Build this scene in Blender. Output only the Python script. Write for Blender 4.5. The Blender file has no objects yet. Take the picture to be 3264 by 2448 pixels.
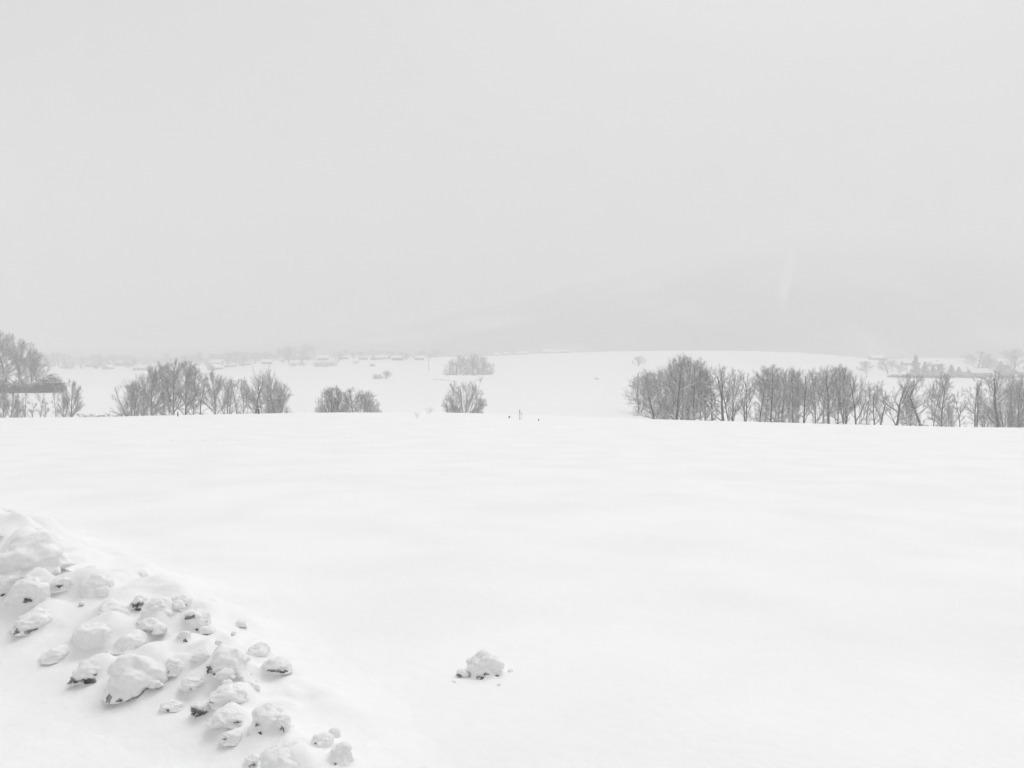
import bpy, math, random
import numpy as np
from mathutils import Vector

C = bpy.context.scene.collection
scn = bpy.context.scene
R = math.radians

# ------------------------------------------------------------------ camera, sky, sun, exposure
W0, H0, F0 = 3264.0, 2448.0, 2716.0        # photograph's size and focal length in its own pixels
PITCH = math.atan((H0 / 2 - 1151.0) / F0)   # the eye level lies at row 1151
CZ = 20.0                                   # camera height in world units (the valley lies at about 3)
cam_d = bpy.data.cameras.new('camera')
cam = bpy.data.objects.new('camera', cam_d)
C.objects.link(cam)
cam_d.sensor_width = 36.0
cam_d.lens = 36.0 * F0 / W0
cam_d.clip_start = 0.05
cam_d.clip_end = 12000
cam.location = (0, 0, CZ)
cam.rotation_euler = (math.pi / 2 - PITCH, 0, 0)
scn.camera = cam

SUN_EL, SUN_AZ = R(58), R(25)
world = bpy.data.worlds.new("World")
scn.world = world
world.use_nodes = True
nt = world.node_tree
for n in list(nt.nodes):
    nt.nodes.remove(n)
out = nt.nodes.new('ShaderNodeOutputWorld')
bg = nt.nodes.new('ShaderNodeBackground')
sky = nt.nodes.new('ShaderNodeTexSky')
sky.sky_type = 'NISHITA'
sky.sun_disc = False
sky.sun_elevation = SUN_EL
sky.sun_rotation = SUN_AZ
sky.air_density = 1.0
sky.dust_density = 6.0
sky.ozone_density = 1.0
hs = nt.nodes.new('ShaderNodeHueSaturation')
hs.inputs['Saturation'].default_value = 0.0     # snow cloud: no colour in the sky
nt.links.new(sky.outputs[0], hs.inputs['Color'])
nt.links.new(hs.outputs[0], bg.inputs['Color'])
bg.inputs['Strength'].default_value = 0.10
nt.links.new(bg.outputs[0], out.inputs['Surface'])

sl = bpy.data.lights.new('sun', 'SUN')
sl.energy = 1.5
sl.angle = R(50)
sl.color = (1.0, 1.0, 1.0)
sun = bpy.data.objects.new('sun', sl)
C.objects.link(sun)
sun.location = (0, -20, 60)
sun.rotation_euler = (math.pi / 2 - SUN_EL, 0, math.pi - SUN_AZ + math.pi)
sd = Vector((math.sin(SUN_AZ) * math.cos(SUN_EL), math.cos(SUN_AZ) * math.cos(SUN_EL), math.sin(SUN_EL)))
sun.rotation_euler = sd.to_track_quat('Z', 'Y').to_euler()

scn.view_settings.view_transform = 'Standard'
scn.view_settings.look = 'None'
scn.view_settings.gamma = 1.0
scn.view_settings.exposure = 0.04
scn.cycles.max_bounces = 8
scn.cycles.diffuse_bounces = 3
scn.cycles.volume_bounces = 3
scn.cycles.use_denoising = True
scn.cycles.caustics_reflective = False
scn.cycles.caustics_refractive = False

# ------------------------------------------------------------------ helpers
def ray(px, py):
    xc, yc = px - W0 / 2, H0 / 2 - py
    cp, sp = math.cos(PITCH), math.sin(PITCH)
    return np.array([xc, F0 * cp + yc * sp, -F0 * sp + yc * cp])

def at(px, py, Y):
    d = ray(px, py)
    return d * (Y / d[1]) + np.array([0, 0, CZ])

def _hash(ix, iy, iz, seed):
    h = (ix * 374761393 + iy * 668265263 + iz * 2147483647 + seed * 974634777) & 0xFFFFFFFF
    h = ((h ^ (h >> 13)) * 1274126177) & 0xFFFFFFFF
    h = h ^ (h >> 16)
    return (h & 0xFFFFFF) / float(0xFFFFFF) * 2 - 1

def noise3(x, y, z, seed=0):
    x, y, z = np.broadcast_arrays(np.asarray(x, float), np.asarray(y, float), np.asarray(z, float))
    ix, iy, iz = np.floor(x).astype(np.int64), np.floor(y).astype(np.int64), np.floor(z).astype(np.int64)
    fx, fy, fz = x - ix, y - iy, z - iz
    ux, uy, uz = [t * t * t * (t * (t * 6 - 15) + 10) for t in (fx, fy, fz)]
    r = 0
    for a in (0, 1):
        for b in (0, 1):
            for c in (0, 1):
                w = (ux if a else 1 - ux) * (uy if b else 1 - uy) * (uz if c else 1 - uz)
                r = r + w * _hash(ix + a, iy + b, iz + c, seed)
    return r

def fbm(x, y, z=0.0, octv=4, seed=0, gain=0.5):
    r, a = 0, 1.0
    for k in range(octv):
        r = r + a * noise3(x, y, z, seed + k * 17)
        x, y, z = np.asarray(x) * 2.03, np.asarray(y) * 2.03, np.asarray(z) * 2.03
        a *= gain
    return r

def sstep(a, b, x):
    t = np.clip((x - a) / (b - a), 0, 1)
    return t * t * (3 - 2 * t)

def scurve(xs, ys):
    """smooth interpolation through knots (Catmull-like via many-point smoothing)"""
    gx = np.linspace(xs[0], xs[-1], 600)
    gy = np.interp(gx, xs, ys)
    k = 41
    pad = np.concatenate([np.full(k, gy[0]), gy, np.full(k, gy[-1])])
    ker = np.hanning(k); ker /= ker.sum()
    gy = np.convolve(pad, ker, 'same')[k:-k]
    return lambda v: np.interp(v, gx, gy)

# slope (drop per metre) under which the near crest is seen, by direction u = X/Y
crest_s = scurve([-1.6, -.62, -.45, -.27, -.06, .16, .60, 1.6],
                 [.069, .0672, .0640, .0606, .0608, .0680, .0785, .083])
# height of the ground 1000 m away relative to the eye (positive = below), by direction
ridge_h = scurve([-1.6, -.60, -.42, -.33, -.25, -.13, -.08, -.02, .06, .25, .32, .38, .42, .60, 1.6],
                 [8, 5, 7.5, 7, -2, -6, -3, -7, -10.5, -13, -11, -7, -1, 1, 1])
YC = 74.0

def G(X, Y):
    """ground level, world z"""
    X = np.asarray(X, float); Y = np.asarray(Y, float)
    Yp = np.maximum(Y, 1e-3)
    cs = crest_s(X / YC)
    hc = cs * YC + 0.10
    h0 = 1.80
    hn = h0 + (hc - h0) * np.maximum(Y, -6.0) / YC
    # valley level
    u = X / np.maximum(Yp, 200.0)
    hb = crest_s(u) * 205 + 1.7
    t = np.clip((Y - YC) / (205 - YC), 0, 1)
    m0 = (hc - h0) / YC * (205 - YC)
    hmid = ((2 * t ** 3 - 3 * t ** 2 + 1) * hc + (t ** 3 - 2 * t ** 2 + t) * m0 + (-2 * t ** 3 + 3 * t ** 2) * hb
            + (t ** 3 - t ** 2) * (0.010 * (205 - YC)))
    hr = ridge_h(u)
    w = np.clip((Y - 205) / 795.0, 0, None)
    ww = np.where(w < 1, w ** 1.85, 1.0)
    far = hb + (hr - hb) * ww + 0.010 * (Y - 205) * (1 - np.clip(w, 0, 1)) ** 2 * np.where(Y > 205, 1, 0)
    # beyond the ridge: left goes on climbing, middle falls away
    beyond = np.where(Y > 1000, (Y - 1000) / 1000.0, 0)
    climb = sstep(0.0, -0.2, u) + sstep(.36, .5, u)
    far = far - beyond * (16 * climb) + np.minimum(beyond, .6) * 20 * (1 - climb)
    h = np.where(Y < YC, hn, np.where(Y < 205, hmid, far))
    # terrace at the left with the big tree on it
    terr = sstep(95, 150, -X) * sstep(212, 285, Y) * (1 - sstep(330, 560, Y)) * (1 - sstep(260, 420, -X))
    h = h - 5.2 * terr
    # soft relief of the snow
    n1 = fbm(X / 26, Y / 26, 1.3, 3, 5)
    n2 = fbm(X / 2.6, Y / 2.6, 4.1, 3, 9)
    dd = np.hypot(X, Y)
    h = h + n1 * (0.022 + 0.95 * sstep(250, 900, dd)) * (1 - 0.0 * dd) + n2 * 0.008 * (1 - sstep(40, 90, dd))
    return CZ - h

AX = np.array([(-.30, 3.1, .02, .35), (-.80, 3.9, .07, .42), (-1.5, 4.9, .14, .5), (-2.5, 6.05, .26, .68), (-3.9, 7.3, .50, .95),
               (-6, 9, .60, 1.15), (-9, 11.4, .62, 1.3), (-14, 15, .6, 1.4)])

MOUNDS = []
def B(X, Y, mounds=True):
    """height of the ploughed bank above the ground"""
    X = np.asarray(X, float); Y = np.asarray(Y, float)
    best = np.full(X.shape, 1e9); bh = np.zeros(X.shape)
    for k in range(len(AX) - 1):
        a, b = AX[k], AX[k + 1]
        d = b[:2] - a[:2]
        L2 = (d ** 2).sum()
        t = np.clip(((X - a[0]) * d[0] + (Y - a[1]) * d[1]) / L2, 0, 1)
        dx, dy = X - a[0] - t * d[0], Y - a[1] - t * d[1]
        wd = a[3] + (b[3] - a[3]) * t
        q = np.hypot(dx, dy) / wd
        hh = (a[2] + (b[2] - a[2]) * t)
        m = q < best
        best = np.where(m, q, best); bh = np.where(m, hh, bh)
    prof = np.exp(-(best ** 2) * 1.1)
    lump = .30 + .62 * fbm(X / .40 + 3, Y / .40, .7, 2, 31)
    lump2 = fbm(X / .21, Y / .21, .2, 3, 37)
    r = bh * prof * (0.78 + 0.40 * lump) + prof ** 1.3 * (lump * .13 + np.maximum(lump2, -.15) * .060) * np.minimum(1, .62 + bh * 2)
    if mounds:
        wob = fbm(X / .16, Y / .16, 5.5, 3, 91)
        top = np.zeros_like(r)
        for (mx_, my_, ma, mr) in MOUNDS:
            d2 = ((X - mx_) ** 2 + (Y - my_) ** 2) / (mr * mr) * (1 + .35 * wob)
            top = (top ** 4 + (ma * np.exp(-np.abs(d2) ** 1.7)) ** 4) ** .25
        r = r + top * (1 + .10 * wob)
    return r

def hit(px, py, ymax=3000.0, bank=True, y0=2.0):
    d = ray(px, py)
    Ys = np.geomspace(y0, ymax, 4000)
    P = np.outer(Ys / d[1], d) + np.array([0, 0, CZ])
    g = G(P[:, 0], P[:, 1])
    if bank:
        g = g + np.where(Ys < 20, B(P[:, 0], P[:, 1], False), 0)
    below = np.nonzero(P[:, 2] < g)[0]
    if len(below) == 0:
        return None
    i = below[0]
    return np.array([P[i, 0], P[i, 1], g[i]])

def mesh_np(name, V, Fc, smooth=True):
    """V (n,3), Fc: list of int arrays (m,k) with constant k"""
    me = bpy.data.meshes.new(name)
    V = np.asarray(V, np.float32)
    if not isinstance(Fc, list):
        Fc = [Fc]
    Fc = [np.asarray(f, np.int32) for f in Fc if len(f)]
    me.vertices.add(len(V)); me.vertices.foreach_set('co', V.ravel())
    nl = sum(f.size for f in Fc); nf = sum(len(f) for f in Fc)
    me.loops.add(nl); me.loops.foreach_set('vertex_index', np.concatenate([f.ravel() for f in Fc]))
    me.polygons.add(nf)
    tot = np.concatenate([np.full(len(f), f.shape[1], np.int32) for f in Fc])
    st = np.concatenate([[0], np.cumsum(tot)[:-1]]).astype(np.int32)
    me.polygons.foreach_set('loop_start', st)
    me.polygons.foreach_set('loop_total', tot)
    if smooth:
        me.polygons.foreach_set('use_smooth', np.ones(nf, bool))
    me.update(calc_edges=True)
    me.validate()
    return me

def mesh_two(nm, VC, FC, VS, FS, mA, mB):
    me = mesh_np(nm, np.concatenate([VC, VS]), np.concatenate([FC, FS + len(VC)]), smooth=False)
    me.materials.append(mA); me.materials.append(mB)
    mi = np.zeros(len(FC) + len(FS), np.int32); mi[len(FC):] = 1
    if len(me.polygons) == len(mi):
        me.polygons.foreach_set('material_index', mi)
    return me

def obj(name, me, mat=None, parent=None, loc=None):
    o = bpy.data.objects.new(name, me)
    C.objects.link(o)
    if mat is not None and me is not None and len(me.materials) == 0:
        me.materials.append(mat)
    if parent is not None:
        o.parent = parent
    if loc is not None:
        o.location = [float(v) for v in loc]
    return o

def empty(name, loc=(0, 0, 0)):
    o = bpy.data.objects.new(name, None)
    C.objects.link(o)
    o.empty_display_size = 0.5
    o.location = [float(v) for v in loc]
    return o

def tag(o, label=None, cat=None, group=None, kind=None):
    if label: o['label'] = label
    if cat: o['category'] = cat
    if group: o['group'] = group
    if kind: o['kind'] = kind
    return o

def copy_thing(root):
    r = root.copy(); C.objects.link(r)
    for ch in list(root.children):
        c = ch.copy(); C.objects.link(c); c.parent = r
        for g in list(ch.children):
            d = g.copy(); C.objects.link(d); d.parent = c
    return r

ORD = ['', 'first', 'second', 'third', 'fourth', 'fifth', 'sixth', 'seventh', 'eighth', 'ninth', 'tenth', 'eleventh',
       'twelfth', 'thirteenth', 'fourteenth', 'fifteenth', 'sixteenth', 'seventeenth', 'eighteenth', 'nineteenth',
       'twentieth', 'twenty-first', 'twenty-second', 'twenty-third', 'twenty-fourth', 'twenty-fifth', 'twenty-sixth',
       'twenty-seventh', 'twenty-eighth', 'twenty-ninth', 'thirtieth']

# ------------------------------------------------------------------ materials
def mat(name, c0, c1=None, scale=5.0, rough=.8, bump=0.0, bscale=20.0, lo=.35, hi=.65, detail=6):
    m = bpy.data.materials.new(name)
    m.use_nodes = True
    t = m.node_tree
    p = t.nodes['Principled BSDF']
    p.inputs['Roughness'].default_value = rough
    p.inputs['Specular IOR Level'].default_value = 0.25
    tc = t.nodes.new('ShaderNodeTexCoord')
    if c1 is not None:
        n = t.nodes.new('ShaderNodeTexNoise'); n.inputs['Scale'].default_value = scale; n.inputs['Detail'].default_value = detail
        t.links.new(tc.outputs['Object'], n.inputs['Vector'])
        cr = t.nodes.new('ShaderNodeValToRGB')
        cr.color_ramp.elements[0].position = lo; cr.color_ramp.elements[1].position = hi
        cr.color_ramp.elements[0].color = (*c0, 1); cr.color_ramp.elements[1].color = (*c1, 1)
        t.links.new(n.outputs['Fac'], cr.inputs['Fac'])
        t.links.new(cr.outputs[0], p.inputs['Base Color'])
    else:
        p.inputs['Base Color'].default_value = (*c0, 1)
    if bump:
        n2 = t.nodes.new('ShaderNodeTexNoise'); n2.inputs['Scale'].default_value = bscale; n2.inputs['Detail'].default_value = 8
        t.links.new(tc.outputs['Object'], n2.inputs['Vector'])
        b = t.nodes.new('ShaderNodeBump'); b.inputs['Distance'].default_value = bump; b.inputs['Strength'].default_value = 1
        t.links.new(n2.outputs['Fac'], b.inputs['Height'])
        t.links.new(b.outputs[0], p.inputs['Normal'])
    return m

g3 = lambda v: (v, v, v)
M_snow = mat('snow', g3(.86), g3(.90), .6, .7, .012, 9)
M_clod = mat('packed_snow', g3(.78), g3(.89), 4, .75, .008, 34, .25, .55)
M_bank = M_snow
M_soil_shade = mat('soil_and_shade', g3(.09), g3(.42), 22, .95, .01, 40)  # earth tone, also painted as the shade in hollows of the lumps
M_bark = mat('bark', g3(.025), g3(.055), 3, .95)
M_twig = mat('twig', g3(.15), g3(.23), 3, .95)
M_bsnow = mat('branch_snow', g3(.86), None, 1, .8)
M_grass = mat('dry_grass', g3(.12), g3(.22), 9, .95)
M_ever = mat('evergreen_leaf', g3(.05), g3(.12), 4, .8)
M_wood = mat('weathered_wood', g3(.06), g3(.12), 8, .9)
M_wallA = mat('plaster_wall', g3(.26), g3(.34), 1.2, .9)
M_wallB = mat('grey_wall', g3(.14), g3(.20), 1.2, .9)
M_roofsnow = mat('roof_snow', g3(.86), g3(.90), 1, .8)
M_roofdark = mat('dark_roof', g3(.08), g3(.14), 2, .8)
M_glass = mat('window_glass', g3(.03), None, 1, .2)

# ------------------------------------------------------------------ ground sheet
def axis(n, a, b, c=0.0):
    i = np.arange(-n, n + 1)
    return c + a * np.sinh(b * i)

gx = axis(270, 1.9, .0285)
gy = axis(270, 1.9, .0285, 6.0)
gy = gy[gy > -900]
XX, YY = np.meshgrid(gx, gy)
ZZ = G(XX, YY)
nX, nY = len(gx), len(gy)
V = np.stack([XX.ravel(), YY.ravel(), ZZ.ravel()], 1)
idx = np.arange(nX * nY).reshape(nY, nX)
Fq = np.stack([idx[:-1, :-1].ravel(), idx[:-1, 1:].ravel(), idx[1:, 1:].ravel(), idx[1:, :-1].ravel()], 1)
ground = tag(obj('ground', mesh_np('ground', V, Fq), M_snow), kind='structure')
GMAX = gx[-1]

# ------------------------------------------------------------------ hills behind (forested mountain with a clearing)
hill_s = scurve([-.9, -.40, -.20, -.08, .02, .12, .22, .32, .42, .60, .9],
                [.012, .018, .030, .052, .075, .095, .125, .150, .158, .150, .12])
us = np.linspace(-.9, 1.0, 220)
ts = np.linspace(0, 1, 90)
UU, TT = np.meshgrid(us, ts)
Yh = 1250 + 900 * TT
Eh = hill_s(UU) * 2100
Zh = CZ - 18 + np.sin(TT * math.pi * .5) ** 1.1 * (Eh + 18) + fbm(UU * 9, TT * 4, .3, 4, 77) * 16 * TT
Vh = np.stack([(UU * Yh).ravel(), Yh.ravel(), Zh.ravel()], 1)
# back side, falling away
i2 = np.arange(len(us) * len(ts)).reshape(len(ts), len(us))
Fh = np.stack([i2[:-1, :-1].ravel(), i2[:-1, 1:].ravel(), i2[1:, 1:].ravel(), i2[1:, :-1].ravel()], 1)
nb = len(Vh)
last = Vh[i2[-1]]
back = last.copy(); back[:, 1] += 500; back[:, 0] *= 1.2; back[:, 2] = CZ - 40
Vh = np.concatenate([Vh, back])
ib = np.arange(nb, nb + len(us))
Fb = np.stack([i2[-1][:-1], i2[-1][1:], ib[1:], ib[:-1]], 1)
M_forest = mat('snowy_forest', g3(.15), g3(.62), .006, .95, lo=.50, hi=.80, detail=9)
# an open snowy strip on the slope (a cleared ride through the wood)
t = M_forest.node_tree
geo = t.nodes.new('ShaderNodeTexCoord')
sep = t.nodes.new('ShaderNodeSeparateXYZ'); t.links.new(geo.outputs['Object'], sep.inputs[0])
def mth(op, a, b=None, c=None):
    n = t.nodes.new('ShaderNodeMath'); n.operation = op
    for k, v in enumerate((a, b, c)):
        if v is None: continue
        if isinstance(v, (int, float)): n.inputs[k].default_value = v
        else: t.links.new(v, n.inputs[k])
    return n.outputs[0]
uu = mth('DIVIDE', sep.outputs[0], sep.outputs[1])
off = mth('SUBTRACT', uu, mth('MULTIPLY_ADD', sep.outputs[2], .00009, .306))
def soft(v, a, b):
    n = t.nodes.new('ShaderNodeMapRange'); n.interpolation_type = 'SMOOTHSTEP'
    n.inputs['From Min'].default_value = a; n.inputs['From Max'].default_value = b
    t.links.new(v, n.inputs['Value']); return n.outputs[0]
strip = soft(mth('ABSOLUTE', off), .0085, .002)
strip = mth('MULTIPLY', strip, soft(sep.outputs[2], CZ + 70, CZ + 150))
strip = mth('MULTIPLY', strip, soft(sep.outputs[2], CZ + 290, CZ + 220))
pr = t.nodes['Principled BSDF']
src = pr.inputs['Base Color'].links[0].from_socket
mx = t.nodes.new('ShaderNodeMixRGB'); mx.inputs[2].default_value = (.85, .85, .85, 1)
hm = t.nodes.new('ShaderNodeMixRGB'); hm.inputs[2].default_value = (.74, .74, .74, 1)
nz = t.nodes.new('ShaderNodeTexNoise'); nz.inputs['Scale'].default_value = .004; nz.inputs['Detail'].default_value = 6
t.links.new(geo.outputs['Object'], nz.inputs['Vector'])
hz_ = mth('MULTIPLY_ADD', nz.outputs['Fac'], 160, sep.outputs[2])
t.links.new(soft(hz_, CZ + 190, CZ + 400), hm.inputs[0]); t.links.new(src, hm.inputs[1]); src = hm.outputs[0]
t.links.new(strip, mx.inputs[0]); t.links.new(src, mx.inputs[1]); t.links.new(mx.outputs[0], pr.inputs['Base Color'])
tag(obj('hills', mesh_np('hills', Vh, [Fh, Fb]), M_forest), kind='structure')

# ------------------------------------------------------------------ trees
def prisms(P0, P1, r0, r1, n):
    P0, P1 = np.asarray(P0, float), np.asarray(P1, float)
    r0, r1 = np.asarray(r0, float), np.asarray(r1, float)
    m = len(P0)
    if m == 0:
        return np.zeros((0, 3)), np.zeros((0, 4), int)
    d = P1 - P0
    L = np.linalg.norm(d, axis=1, keepdims=True); L[L == 0] = 1
    d = d / L
    ref = np.where(np.abs(d[:, 2:3]) > .9, np.array([[1., 0, 0]]), np.array([[0, 0, 1.]]))
    a = np.cross(d, ref); a /= np.linalg.norm(a, axis=1, keepdims=True)
    b = np.cross(d, a)
    ang = np.arange(n) * 2 * math.pi / n
    ca, sa = np.cos(ang)[None, :, None], np.sin(ang)[None, :, None]
    ring = a[:, None] * ca + b[:, None] * sa
    A = P0[:, None] + ring * r0[:, None, None]
    Bv = P1[:, None] + ring * r1[:, None, None]
    V = np.concatenate([A, Bv], 1).reshape(-1, 3)
    base = (np.arange(m) * 2 * n)[:, None]
    k = np.arange(n); k2 = (k + 1) % n
    F = np.stack([base + k, base + k2, base + n + k2, base + n + k], 2).reshape(-1, 4)
    return V, F

def join(parts):
    Vs, Fs, o = [], [], 0
    for V, F in parts:
        Vs.append(V); Fs.append(F + o); o += len(V)
    return np.concatenate(Vs), np.concatenate(Fs)

class Tree:
    def __init__(s, seed, kind, dens=1.0):
        s.rg = random.Random(seed); s.kind = kind; s.dens = dens
        s.seg = {0: [], 1: [], 2: [], 3: [], 4: []}
    def env(s, p, d):
        """distance from p along d to the crown's outline (height 1 tree, width set by kind)"""
        cz, rx, rz = s.e
        q = (p - np.array([0, 0, cz])) / np.array([rx, rx, rz]); e = d / np.array([rx, rx, rz])
        a, b, c = e @ e, q @ e, q @ q - 1
        disc = b * b - a * c
        if disc <= 0: return 0.05
        return max(.03, (-b + math.sqrt(disc)) / a)
    def grow(s, p, d, L, r, lev, n, curl, up):
        rg = s.rg; pts = [p.copy()]; dirs = []
        d = d / np.linalg.norm(d)
        for i in range(n):
            d = d + np.array([rg.gauss(0, curl), rg.gauss(0, curl), rg.gauss(0, curl) + up])
            d = d / np.linalg.norm(d)
            q = pts[-1] + d * L / n
            if q[2] < .01: q[2] = .01 + rg.random() * .01
            pts.append(q); dirs.append(d.copy())
        for i in range(n):
            ra = r * (1 - .75 * i / n); rb = r * (1 - .75 * (i + 1) / n)
            s.seg[lev].append((pts[i], pts[i + 1], ra, rb))
        return pts, dirs
    def point(s, pts, t):
        f = t * (len(pts) - 1); i = min(int(f), len(pts) - 2)
        return pts[i] + (pts[i + 1] - pts[i]) * (f - i), i
    def side(s, d, ang):
        rg = s.rg
        v = np.array([rg.gauss(0, 1), rg.gauss(0, 1), rg.gauss(0, 1)])
        v -= d * (v @ d); v /= np.linalg.norm(v) + 1e-9
        return d * math.cos(ang) + v * math.sin(ang)
    def build(s):
        rg, k = s.rg, s.kind
        stems = {'oval': 1, 'open': 1, 'dome': 12, 'fork': 2, 'slim': 1, 'spread': 3}[k]
        s.e = {'oval': (.53, .41, .48), 'open': (.55, .40, .46), 'dome': (.16, .60, .84), 'fork': (.55, .30, .46),
               'slim': (.54, .14, .47), 'spread': (.40, .46, .60)}[k]
        s.nl = {'oval': 26, 'open': 13, 'dome': 7, 'fork': 11, 'slim': 20, 'spread': 13}[k]
        r0 = {'oval': .019, 'open': .025, 'dome': .012, 'fork': .018, 'slim': .011, 'spread': .014}[k]
        fan = {'dome': 1.15, 'fork': .33, 'spread': .5}.get(k, 0.04)
        t0 = {'oval': .12, 'open': .16, 'dome': .05, 'fork': .14, 'slim': .10, 'spread': .06}[k]
        for si in range(stems):
            az = 2 * math.pi * (si / stems + rg.random() * .5 / stems)
            tilt = fan * (0.18 + .82 * rg.random()) if stems > 1 else rg.random() * .08
            if stems > 3:      # stems fan out evenly from one foot
                az = si * 2.3999 + rg.uniform(-.25, .25); tilt = fan * math.sqrt((si + .25) / stems)
            d = np.array([math.cos(az) * math.sin(tilt), math.sin(az) * math.sin(tilt), math.cos(tilt)])
            p0 = np.array([math.cos(az), math.sin(az), 0]) * (.012 * (stems - 1) ** .5) + np.array([0, 0, -.05])
            L = s.env(np.array([0, 0, .02]), d) * rg.uniform(.86, .98)
            pts, dirs = s.grow(p0, d, L, r0 * rg.uniform(.85, 1.15), 0, 9, .05 if k != 'open' else .10, .03)
            for li in range(s.nl):
                t = t0 + (1 - t0) * ((li + rg.random()) / s.nl) ** .9 * .97
                p, i = s.point(pts, t)
                ang = rg.uniform(.60, 1.30) * (1.15 - .5 * t)
                dd = s.side(dirs[i], ang)
                dd[2] = abs(dd[2]) * .9 + .05
                if stems > 1:
                    dd[:2] += d[:2] * .4
                dd /= np.linalg.norm(dd)
                L1 = s.env(p, dd) * rg.uniform(.80, 1.0) * (.9 if t > .15 else .7)
                rr = r0 * (1 - .75 * t) * rg.uniform(.42, .68)
                q, qd = s.grow(p, dd, L1, rr, 1, 7, .16, .055 if k in ('dome', 'slim') else .030)
                nb = max(3, int((L1 * 19 + 2) * s.dens))
                for bi in range(nb):
                    tb = .18 + .8 * (bi + rg.random()) / nb
                    pb, j = s.point(q, tb)
                    db = s.side(qd[j], rg.uniform(.4, .95)); db[2] += .18; db /= np.linalg.norm(db)
                    L2 = min(s.env(pb, db), L1 * .55 * (1.25 - .6 * tb)) * rg.uniform(.7, 1.15)
                    a, ad = s.grow(pb, db, L2, max(rr * .42 * (1 - .5 * tb), .0014), 2, 4, .15, .05)
                    nt_ = max(3, int((L2 * 60 + 2.5) * s.dens))
                    for ti in range(nt_):
                        tt = .15 + .84 * (ti + rg.random()) / nt_
                        pc, jj = s.point(a, tt)
                        dc = s.side(ad[jj], rg.uniform(.35, .85)); dc[2] += .2; dc /= np.linalg.norm(dc)
                        L3 = rg.uniform(.030, .065) * (1.2 - .5 * tt)
                        c, cd = s.grow(pc, dc, L3, .00100, 3, 2, .15, .06)
                        for _ in range(2):
                            dz = s.side(cd[0], rg.uniform(.35, .8)); dz[2] += .15
                            s.grow(c[1] if rg.random() < .6 else c[0] + (c[1] - c[0]) * .6, dz, rg.uniform(.018, .035), .00085, 4, 1, .1, .03)
        return s
    def meshes(s, nm):
        def arr(l):
            A = s.seg[l]
            return (np.array([a[0] for a in A]), np.array([a[1] for a in A]), np.array([a[2] for a in A]), np.array([a[3] for a in A]))
        a0, a1, a2, a3, a4 = [arr(i) for i in range(5)]
        tips = np.concatenate([a3[1], a2[1], a0[1]])
        zmax = np.percentile(tips[:, 2], 99.7)
        rad = np.percentile(np.abs(tips[:, 0]), 98.5)
        # normalise: height 1, half width kept in s.hw
        S = 1 / zmax
        s.hw = rad * S
        def sc(a): return (a[0] * S, a[1] * S, a[2] * S, a[3] * S)
        a0, a1, a2, a3, a4 = map(sc, (a0, a1, a2, a3, a4))
        a0[2][0:1] *= 1.25
        trunk = mesh_np(nm + '_trunk', *join([prisms(*a0, 7), prisms(*a1, 5)]))
        # snow lying on the flatter limbs
        rs = np.random.RandomState(7)
        parts = []
        for a, keep in ((a0, 1.0), (a1, 1.0), (a2, .5), (a3, .12)):
            d = a[1] - a[0]; L = np.linalg.norm(d, axis=1); fl = np.abs(d[:, 2]) / (L + 1e-9)
            m = (fl < (.80 if a is not a0 else .93)) & (rs.rand(len(L)) < keep)
            if not m.any(): continue
            r = (a[2][m] + a[3][m]) / 2
            up = np.zeros((m.sum(), 3)); up[:, 2] = r * .6 + .0014
            rr = r * .75 + (.0030 if a is a1 else .0017)
            parts.append(prisms(a[0][m] + up, a[1][m] + up, rr, rr * .9, 4))
        VC, FC = join([prisms(*a2, 3), prisms(*a3, 3), prisms(*a4, 3)])
        VS, FS = join(parts)
        crown = mesh_two(nm + '_crown', VC, FC, VS, FS, M_twig, M_bsnow)
        return trunk, crown

PROTO = {}
def proto(kind, k, dens=1.0):
    dens *= {'dome': .78, 'spread': .90, 'oval': 1.12}.get(kind, 1.0)
    key = (kind, k, dens)
    if key not in PROTO:
        tr = Tree(hash((kind.__len__(), ord(kind[0]), k)) % 99991 + k * 31, kind, dens).build()
        PROTO[key] = (tr.meshes('%s_tree' % kind), tr.hw)
    return PROTO[key]

def place_tree(px, w, top, Y, kind, k, label, group, name='bare_tree', lean=0, rot=None, dens=1.0, cat='tree', base_z=None, sink=.15):
    (tm, cm), hw = proto(kind, k, dens)
    w = w * 1.14
    P = at(px, 1200, Y); X = P[0]
    z0 = float(G(X, Y)) if base_z is None else base_z
    ht = at(px, top, Y)[2] - z0
    half = w / 2 * Y / F0
    root = empty(name, (X, Y, z0 - sink))
    for nme, me, mm in (('trunk', tm, M_bark), ('crown', cm, None)):
        o = obj(nme, me, mm, root)
    sx = half / hw
    sz = ht + sink
    sx = min(max(sx, sz * .45), sz * 1.9)
    root.scale = (sx, sx, sz)
    root.rotation_euler = (0, lean, rnd.uniform(0, 6.28) if rot is None else rot)
    if lean:
        root.rotation_euler = (0, lean, 0)
    tag(root, label, cat, group)
    return root

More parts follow.
